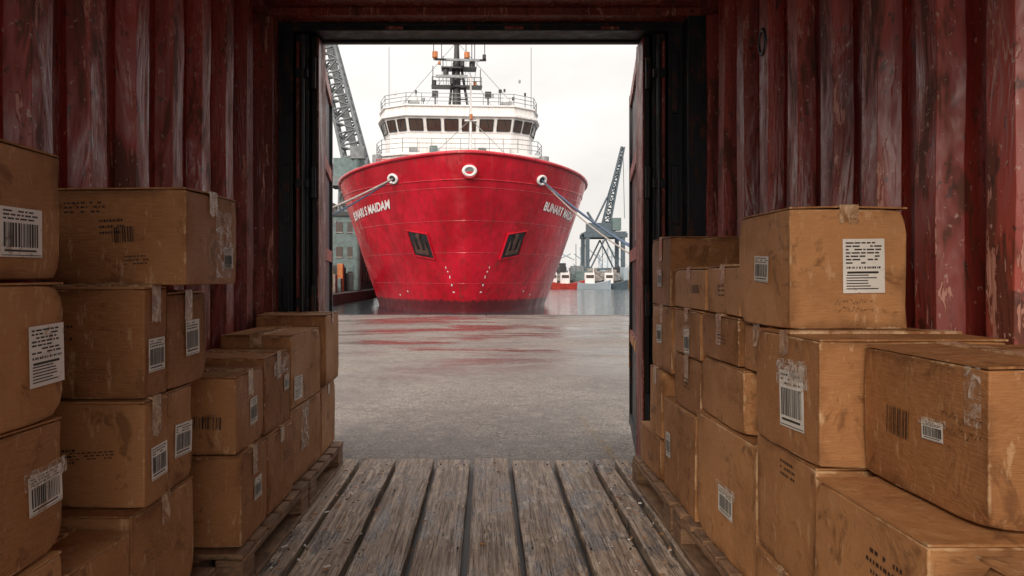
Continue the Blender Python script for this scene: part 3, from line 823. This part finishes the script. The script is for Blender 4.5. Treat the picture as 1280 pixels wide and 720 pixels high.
mb.box(-.9,1.4,my-.75,my-.62,15.75,15.9,STEELG); mb.tube([(.25,my-.67,15.4),(.25,my-.67,15.75)],.12,BLACKM,8)
for x, z, m, r in ((-1.65,16.07,ORANGE,.2),(-1.35,15.6,ORANGE,.1),(.55,16.07,ORANGE,.2),(.9,15.4,BLACKM,.2),(-.9,14.9,BLACKM,.2),(1.75,16.07,BLACKM,.13),(1.1,14.2,ORANGE,.12),(-1.7,14.2,BLACKM,.15)):
    mb.tube([(x,my-.3,z),(x,my-.3,z+r*2)],r,m,10)
for x, za, zb_ in ((-1.75,16.0,18.0),(-1.2,16.0,17.7),(-.15,17.5,19.5),(.5,16.0,18.4),(1.1,16.0,17.9),(1.8,16.0,17.5),(-1.8,14.1,15.6),(1.5,14.1,15.4),(-1.1,15.3,16.3),(1.1,15.3,16.3),(.9,16.0,18.8)):
    mb.tube([S(x,za),S(x,zb_)],.03,BLACKM,5)
for a in (-4.2,4.2): mb.tube([S(-.15,17.3),(a,my-1,12.2)],.014,BLACKM,4); mb.tube([S(-.1,16.3),(a*.6,my-1,12.2)],.012,BLACKM,4)
for s_ in (-1,1):
    for k in range(3): mb.tube([S(s_*(.5+.4*k),16.0),S(s_*(.4+.3*k),14.1)],.012,BLACKM,4)
mb.build('radar_mast', ship)
mb = MB(); random.seed(5)
for x, hgt in ((-4.6,2.6),(-4.35,1.4),(-4.0,1.0),(-3.4,.9),(-2.9,1.3),(-2.4,.8),(2.2,1.0),(2.7,1.3),(3.1,1.7),(3.6,.9),(4.0,2.0),(4.4,1.2),(4.8,4.4),(-4.75,4.6)):
    y = HY+random.uniform(1,3); mb.tube([(x,y,11.9),(x,y,11.95+hgt)],.025 if hgt<4 else .018,BLACKM if random.random()<.7 else WHITE,5)
    if hgt < 2.2: mb.tube([(x,y,11.9+hgt),(x,y,12.1+hgt)],random.uniform(.06,.12),random.choice([WHITE,BLACKM,BLACKM,STEELG]),8)
for x in (-3.0, 3.1): mb.box(x-.35,x+.35,HY+1,HY+1.6,11.95,12.5,STEELG); mb.tube([(x,HY+1.3,12.5),(x,HY+1.3,12.85)],.26,WHITE,12)
for x in (-1.6, 1.8): mb.tube([(x,HY-.1,12.0),(x,HY-.1,12.55)],.05,BLACKM,6); mb.box(x-.2,x+.2,HY-.3,HY+.1,12.5,12.85,BLACKM)
mb.build('roof_antennas', ship)

bpy.context.view_layer.update()
MW = Matrix.Translation((-.69,28,0)) @ Matrix.Rotation(math.radians(3.6),4,'Z')
def rope(p0, p1, sag, r, m, name='mooring_rope'):
    p0, p1 = Vector(p0), Vector(p1); pts = []
    for i in range(25):
        t = i/24; p = p0.lerp(p1, t); p.z -= sag*4*t*(1-t); pts.append(p)
    mb = MB(); mb.tube(pts, r, m, 6); mb.build(name)
def bollard(x, y):
    mb = MB()
    for dx in (-.28,.28):
        mb.tube([(x+dx,y,ZG+.06),(x+dx,y,ZG+.55)],.13,BLACKM,16); mb.tube([(x+dx,y,ZG+.55),(x+dx,y,ZG+.62)],.18,BLACKM,16)
    mb.box(x-.55,x+.55,y-.22,y+.22,ZG,ZG+.06,BLACKM); mb.build('mooring_bollard', None, .01)
bollard(7.2,19.2); bollard(-13.5,19.2); bollard(9.2, 19.2)
rope(MW @ lead['r'], (6.95,19.2,.25), .35, .035, BLUEROPE); rope(MW @ lead['r'], (9.0,19.2,.25), .9, .04, BLUEROPE); rope(MW @ lead['r'], (7.45,19.2,.2), .75, .03, ROPE)
rope(MW @ lead['l'], (-13.2,19.2,.25), .5, .045, ROPE); rope(MW @ lead['l'], (-13.7,19.2,.25), 1.0, .035, BLUEROPE)

# ------------------------------------------------------------------ left harbour side
mb = MB(); mb.box(-90,-8.8,37,160,-2,-.05,CONCD)
for i in range(12): mb.tube([(-9-i*1.6,36.85,-1.5),(-9-i*1.6,36.85,.05)],.25,RUBBER,10)
mb.build('pier')
def building(name, x0,x1,y0,y1,z0,z1,wall,roofm,rows,cols,door=True):
    e = empty(name); mb = MB(); mb.box(x0,x1,y0,y1,z0,z1,wall); mb.build('walls', e)
    mb = MB(); mb.box(x0-.2,x1+.2,y0-.2,y1+.2,z1+.002,z1+.3,roofm); mb.build('roof', e)
    mb = MB(); cw = (x1-x0)/cols; rh = (z1-z0)/rows
    for r in range(rows):
        for c in range(cols):
            xa = x0+c*cw+cw*.22; za = z0+r*rh+rh*.35
            mb.box(xa, xa+cw*.56, y0-.05, y0+.02, za, za+rh*.4, GLASS); mb.box(xa-.05, xa+cw*.56+.05, y0-.08, y0+.01, za-.08, za-.003, CONC)
            ya = y0+(y1-y0)*(c+.3)/cols; mb.box(x1-.02,x1+.05,ya,ya+(y1-y0)/cols*.4,za,za+rh*.4,GLASS)
    mb.build('windows', e)
    if door: mb = MB(); mb.box((x0+x1)/2-.6,(x0+x1)/2+.6,y0-.07,y0+.01,z0,z0+2.1,BLACKM); mb.build('door', e)
building('port_office', -16,-9.9,52,60,-.05,5.6,TEAL,BLACKM,3,7)
building('warehouse_building', -34,-16.5,60,85,-.05,8.5,CREAM,BLACKM,2,6)
building('grain_tower', -15.2,-12.6,70,74,-.05,12.4,CRANEG,CRANEG,5,2)
def lattice(mb, a, b, w0, w1, n, m, r=.07, side=Vector((0,1,0))):
    a, b = Vector(a), Vector(b); t = (b-a).normalized(); s1 = side; s2 = t.cross(s1).normalized()
    def c(k, i):
        w = (w0+(w1-w0)*i/n)/2; p = a.lerp(b, i/n); return p + s1*w*(1 if k in (0,1) else -1) + s2*w*(1 if k in (0,3) else -1)
    for k in range(4):
        mb.tube([c(k,0), c(k,n)], r, m, 5)
    for i in range(n):
        for k in range(4):
            k2 = (k+1)%4; mb.tube([c(k,i), c(k2,i+1)] if i%2 else [c(k2,i), c(k,i+1)], r*.6, m, 4); mb.tube([c(k,i), c(k2,i)], r*.6, m, 4)
mb = MB()
lattice(mb, (-11.3,60,10.4), (-14.9,60,25.0), 1.9, 1.2, 14, CRANEG, .15)
mb.box(-.28,.28,-.28,.28,0,15.0,CRANEG, Matrix.Translation((-11.2,60.3,10.4)) @ Matrix.Rotation(math.atan2(-3.6,14.6),4,'Y'))
lattice(mb, (-12.0,60.3,-.05), (-12.0,60.3,8.8), 2.2, 1.6, 6, CRANEG, .12)
mb.box(-13.6,-10.4,58.6,61.4,8.8,9.6,CRANEG); mb.box(-13.2,-10.8,58.8,61.0,9.602,11.2,TEAL); mb.box(-15.2,-13.6,59,61,9.602,11.0,CONC)
mb.build('harbour_crane')
mb = MB(); random.seed(3)
for i in range(46):
    x = random.uniform(-14.5,-9.2); y = random.uniform(38,50); w = random.uniform(.3,1.1); hh = random.uniform(.3,1.9)
    mb.box(x-w/2,x+w/2,y,y+w,-.05,hh,random.choice([BLACKM,TEAL,CRANEG,CONCD,BLACKM,CONC,ORANGE]))
mb.build('quay_cargo', None, .03)
mb = MB()
for x, y in ((-9.3,41),(-11.0,46),(-12.2,40)):
    mb.tube([(x,y,-.05),(x,y,4.2)],.06,CRANEG,6); mb.box(x-.3,x+.3,y-.1,y+.1,4.2,4.35,CRANEG)
mb.tube([(-9.3,49,0),(-9.3,49,9.4)],.3,TEAL,12); mb.box(-9.7,-8.7,48.6,49.4,9.4,10.3,CRANEG); mb.box(-9.5,-8.4,48.4,49.4,7.6,8.4,TEAL)
mb.build('lamp_mast')
# ------------------------------------------------------------------ right harbour side
mb = MB(); mb.box(8.6,120,92,135,-2,.35,CONCD)
for i in range(30): mb.tube([(9.2+i*2.2,91.7,-1.5),(9.2+i*2.2,91.7,.5)],.28,BLACKM,8)
mb.build('pier')
mb = MB(); lattice(mb, (22.6,130,10.0), (26.0,130,25.6), 1.4, .5, 12, CRANEB, .17)
for x in (18.8,25.4):
    for y in (127,133): mb.box(x-.35,x+.35,y-.35,y+.35,.35,8.2,CRANEB)
for y in (127,133):
    mb.box(18.2,26.2,y-.4,y+.4,8.2,9.0,CRANEB); mb.tube([(18.8,y,1.2),(22.1,y,8)],.16,CRANEB,6); mb.tube([(25.4,y,1.2),(22.1,y,8)],.16,CRANEB,6)
mb.box(18.4,26.0,126.6,133.4,9.002,9.3,CRANEB); mb.box(19.2,24.2,128,132,9.302,11.0,CRANEB); mb.box(23.6,25.2,127.6,129.6,9.6,11.9,TEAL)
mb.tube([(20.6,130,11.0),(23.0,130,16.0)],.2,CRANEB,6)
mb.tube([(23.0,130,16.0),(25.9,130,25.4)],.08,CRANEB,4); mb.tube([(26.0,130,25.6),(26.3,130,12)],.05,BLACKM,4); mb.tube([(20.6,130,11.0),(19.2,130,13.2)],.25,CRANEB,6)
mb.build('harbour_crane')
random.seed(8)
mb = MB()
for i in range(60):
    x = random.uniform(10,34); y = random.uniform(95,125); w = random.uniform(.8,3); hh = random.uniform(.8,2.8)
    mb.box(x-w/2,x+w/2,y,y+w,.35,.35+hh,random.choice([CRANEB,TEAL,CRANEG,CONC,BLACKM,HAZE1]))
for i in range(8):
    x = random.uniform(12,30); mb.tube([(x,110,.35),(x,110,random.uniform(4,9))],.07,CRANEB,4)
mb.build('quay_cargo', None, .04)
def boat(x, y, L, m, name='fishing_boat'):
    mb = MB(); n = 10; vs=[]; fs=[]
    for i in range(n+1):
        t = i/n; bb = L*.16*math.sqrt(max(0,1-(2*abs(t-.42)/1.17)**3)) if i not in (n,) else .02
        zt = .7+.7*(t-.4)**2*2
        for q, zz in ((.55,-.3),(1,zt)): vs += [(x-L/2+L*t, y-bb*q, ZW+zz), (x-L/2+L*t, y+bb*q, ZW+zz)]
    for i in range(n):
        a = i*4; fs += [(a,a+4,a+6,a+2),(a+5,a+1,a+3,a+7),(a+2,a+6,a+7,a+3),(a,a+1,a+5,a+4)]
    fs += [(0,2,3,1)]
    mb.add(vs, fs, m); mb.box(x-L*.25,x+L*.02,y-L*.09,y+L*.09,ZW+.7,ZW+2.1,WHITE); mb.box(x-L*.22,x+L*.0,y-L*.095,y+L*.095,ZW+1.4,ZW+1.8,GLASS)
    mb.tube([(x,y,ZW+.7),(x,y,ZW+L*.7)],.06,WHITE,5); mb.tube([(x,y,ZW+L*.5),(x+L*.35,y,ZW+1.2)],.03,BLACKM,4); mb.build(name)
boat(10.6,88,4.2,BOATRED); boat(13.8,88,4.5,HAZE1); boat(9.2,90,3.5,BOATRED); boat(16.5,89.5,4,CRANEB)
for i in range(9): boat(15+i*3.6+random.uniform(-1,1), 155+random.uniform(-8,12), random.uniform(6,11), random.choice([WHITE,WHITE,HAZE1,CRANEB]), 'sailboat')
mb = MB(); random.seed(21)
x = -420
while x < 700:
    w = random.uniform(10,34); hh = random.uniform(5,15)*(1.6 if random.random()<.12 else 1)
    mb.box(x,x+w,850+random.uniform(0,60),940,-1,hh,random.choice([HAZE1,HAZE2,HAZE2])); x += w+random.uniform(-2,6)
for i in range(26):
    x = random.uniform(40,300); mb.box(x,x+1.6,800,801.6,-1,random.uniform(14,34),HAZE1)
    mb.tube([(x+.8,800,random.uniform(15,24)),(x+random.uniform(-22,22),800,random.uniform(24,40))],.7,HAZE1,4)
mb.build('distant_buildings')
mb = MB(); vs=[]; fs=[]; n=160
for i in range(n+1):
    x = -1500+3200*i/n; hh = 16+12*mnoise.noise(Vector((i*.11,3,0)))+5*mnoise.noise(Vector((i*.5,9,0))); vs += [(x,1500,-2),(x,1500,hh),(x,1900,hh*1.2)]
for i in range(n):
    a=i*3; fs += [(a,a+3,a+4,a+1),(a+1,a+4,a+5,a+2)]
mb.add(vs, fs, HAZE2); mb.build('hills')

# ------------------------------------------------------------------ light
SUN_DIR = Vector((0.38, 0.82, -0.43)).normalized()
w = bpy.data.worlds.new('World'); scene.world = w; w.use_nodes = True
nt = w.node_tree; bg = nt.nodes['Background']; bg.inputs['Strength'].default_value = 0.1
sky = nt.nodes.new('ShaderNodeTexSky'); sky.sky_type = 'NISHITA'; sky.sun_disc = False
sd = -SUN_DIR; sky.sun_elevation = math.asin(sd.z); sky.sun_rotation = math.atan2(sd.x, sd.y)
tc = nt.nodes.new('ShaderNodeTexCoord')
sp = nt.nodes.new('ShaderNodeSeparateXYZ'); nt.links.new(tc.outputs['Generated'], sp.inputs[0])
def wm(op, a, b=0.0):
    n = nt.nodes.new('ShaderNodeMath'); n.operation = op
    for i, v in enumerate((a, b)):
        if isinstance(v, (int, float)): n.inputs[i].default_value = v
        else: nt.links.new(v, n.inputs[i])
    return n.outputs[0]
zc = wm('MAXIMUM', sp.outputs[2], 0.0)
dot = nt.nodes.new('ShaderNodeVectorMath'); dot.operation = 'DOT_PRODUCT'; nt.links.new(tc.outputs['Generated'], dot.inputs[0]); dot.inputs[1].default_value = sd
glow = wm('POWER', wm('MAXIMUM', wm('MULTIPLY', wm('ADD', dot.outputs['Value'], 1.0), .5), 0.0), 2.5)
mp = nt.nodes.new('ShaderNodeMapping'); mp.inputs['Scale'].default_value = (1,1,2.6); nt.links.new(tc.outputs['Generated'], mp.inputs[0])
nz = nt.nodes.new('ShaderNodeTexNoise'); nz.inputs['Scale'].default_value = 2.8; nz.inputs['Detail'].default_value = 4; nz.inputs['Roughness'].default_value = .5
nt.links.new(mp.outputs[0], nz.inputs['Vector'])
cl = nt.nodes.new('ShaderNodeMapRange'); nt.links.new(nz.outputs['Fac'], cl.inputs[0])
for i, v in enumerate((.35,.65,.86,1.10)): cl.inputs[i+1].default_value = v
base = wm('ADD', wm('ADD', 8.5, wm('MULTIPLY', zc, 11.0)), wm('MULTIPLY', glow, 10.0))
val = wm('MULTIPLY', base, cl.outputs[0])
colr = nt.nodes.new('ShaderNodeVectorMath'); colr.operation = 'SCALE'; colr.inputs[0].default_value = (1.0,.95,.90); nt.links.new(val, colr.inputs['Scale'])
mx = nt.nodes.new('ShaderNodeMix'); mx.data_type = 'RGBA'; mx.inputs[0].default_value = .94
nt.links.new(sky.outputs[0], mx.inputs[6]); nt.links.new(colr.outputs[0], mx.inputs[7]); nt.links.new(mx.outputs[2], bg.inputs[0])
sl = bpy.data.lights.new('sun', 'SUN'); sl.energy = 1.9; sl.angle = math.radians(18); sl.color = (1,.87,.71)
so = bpy.data.objects.new('sun', sl); COL.objects.link(so); so.rotation_euler = SUN_DIR.to_track_quat('-Z','Y').to_euler(); so.location = (-3,-8,6)

# ------------------------------------------------------------------ camera
cd = bpy.data.cameras.new('camera'); cam = bpy.data.objects.new('camera', cd); COL.objects.link(cam)
cam.location = (0,0,1.02); cam.rotation_euler = (math.radians(90),0,0); cd.lens = 24; cd.sensor_width = 36
cd.shift_x = 32/1280; cd.shift_y = -15/1280; cd.clip_start = .05; cd.clip_end = 8000
scene.camera = cam
scene.view_settings.view_transform = 'Standard'; scene.view_settings.look = 'None'; scene.view_settings.exposure = 0
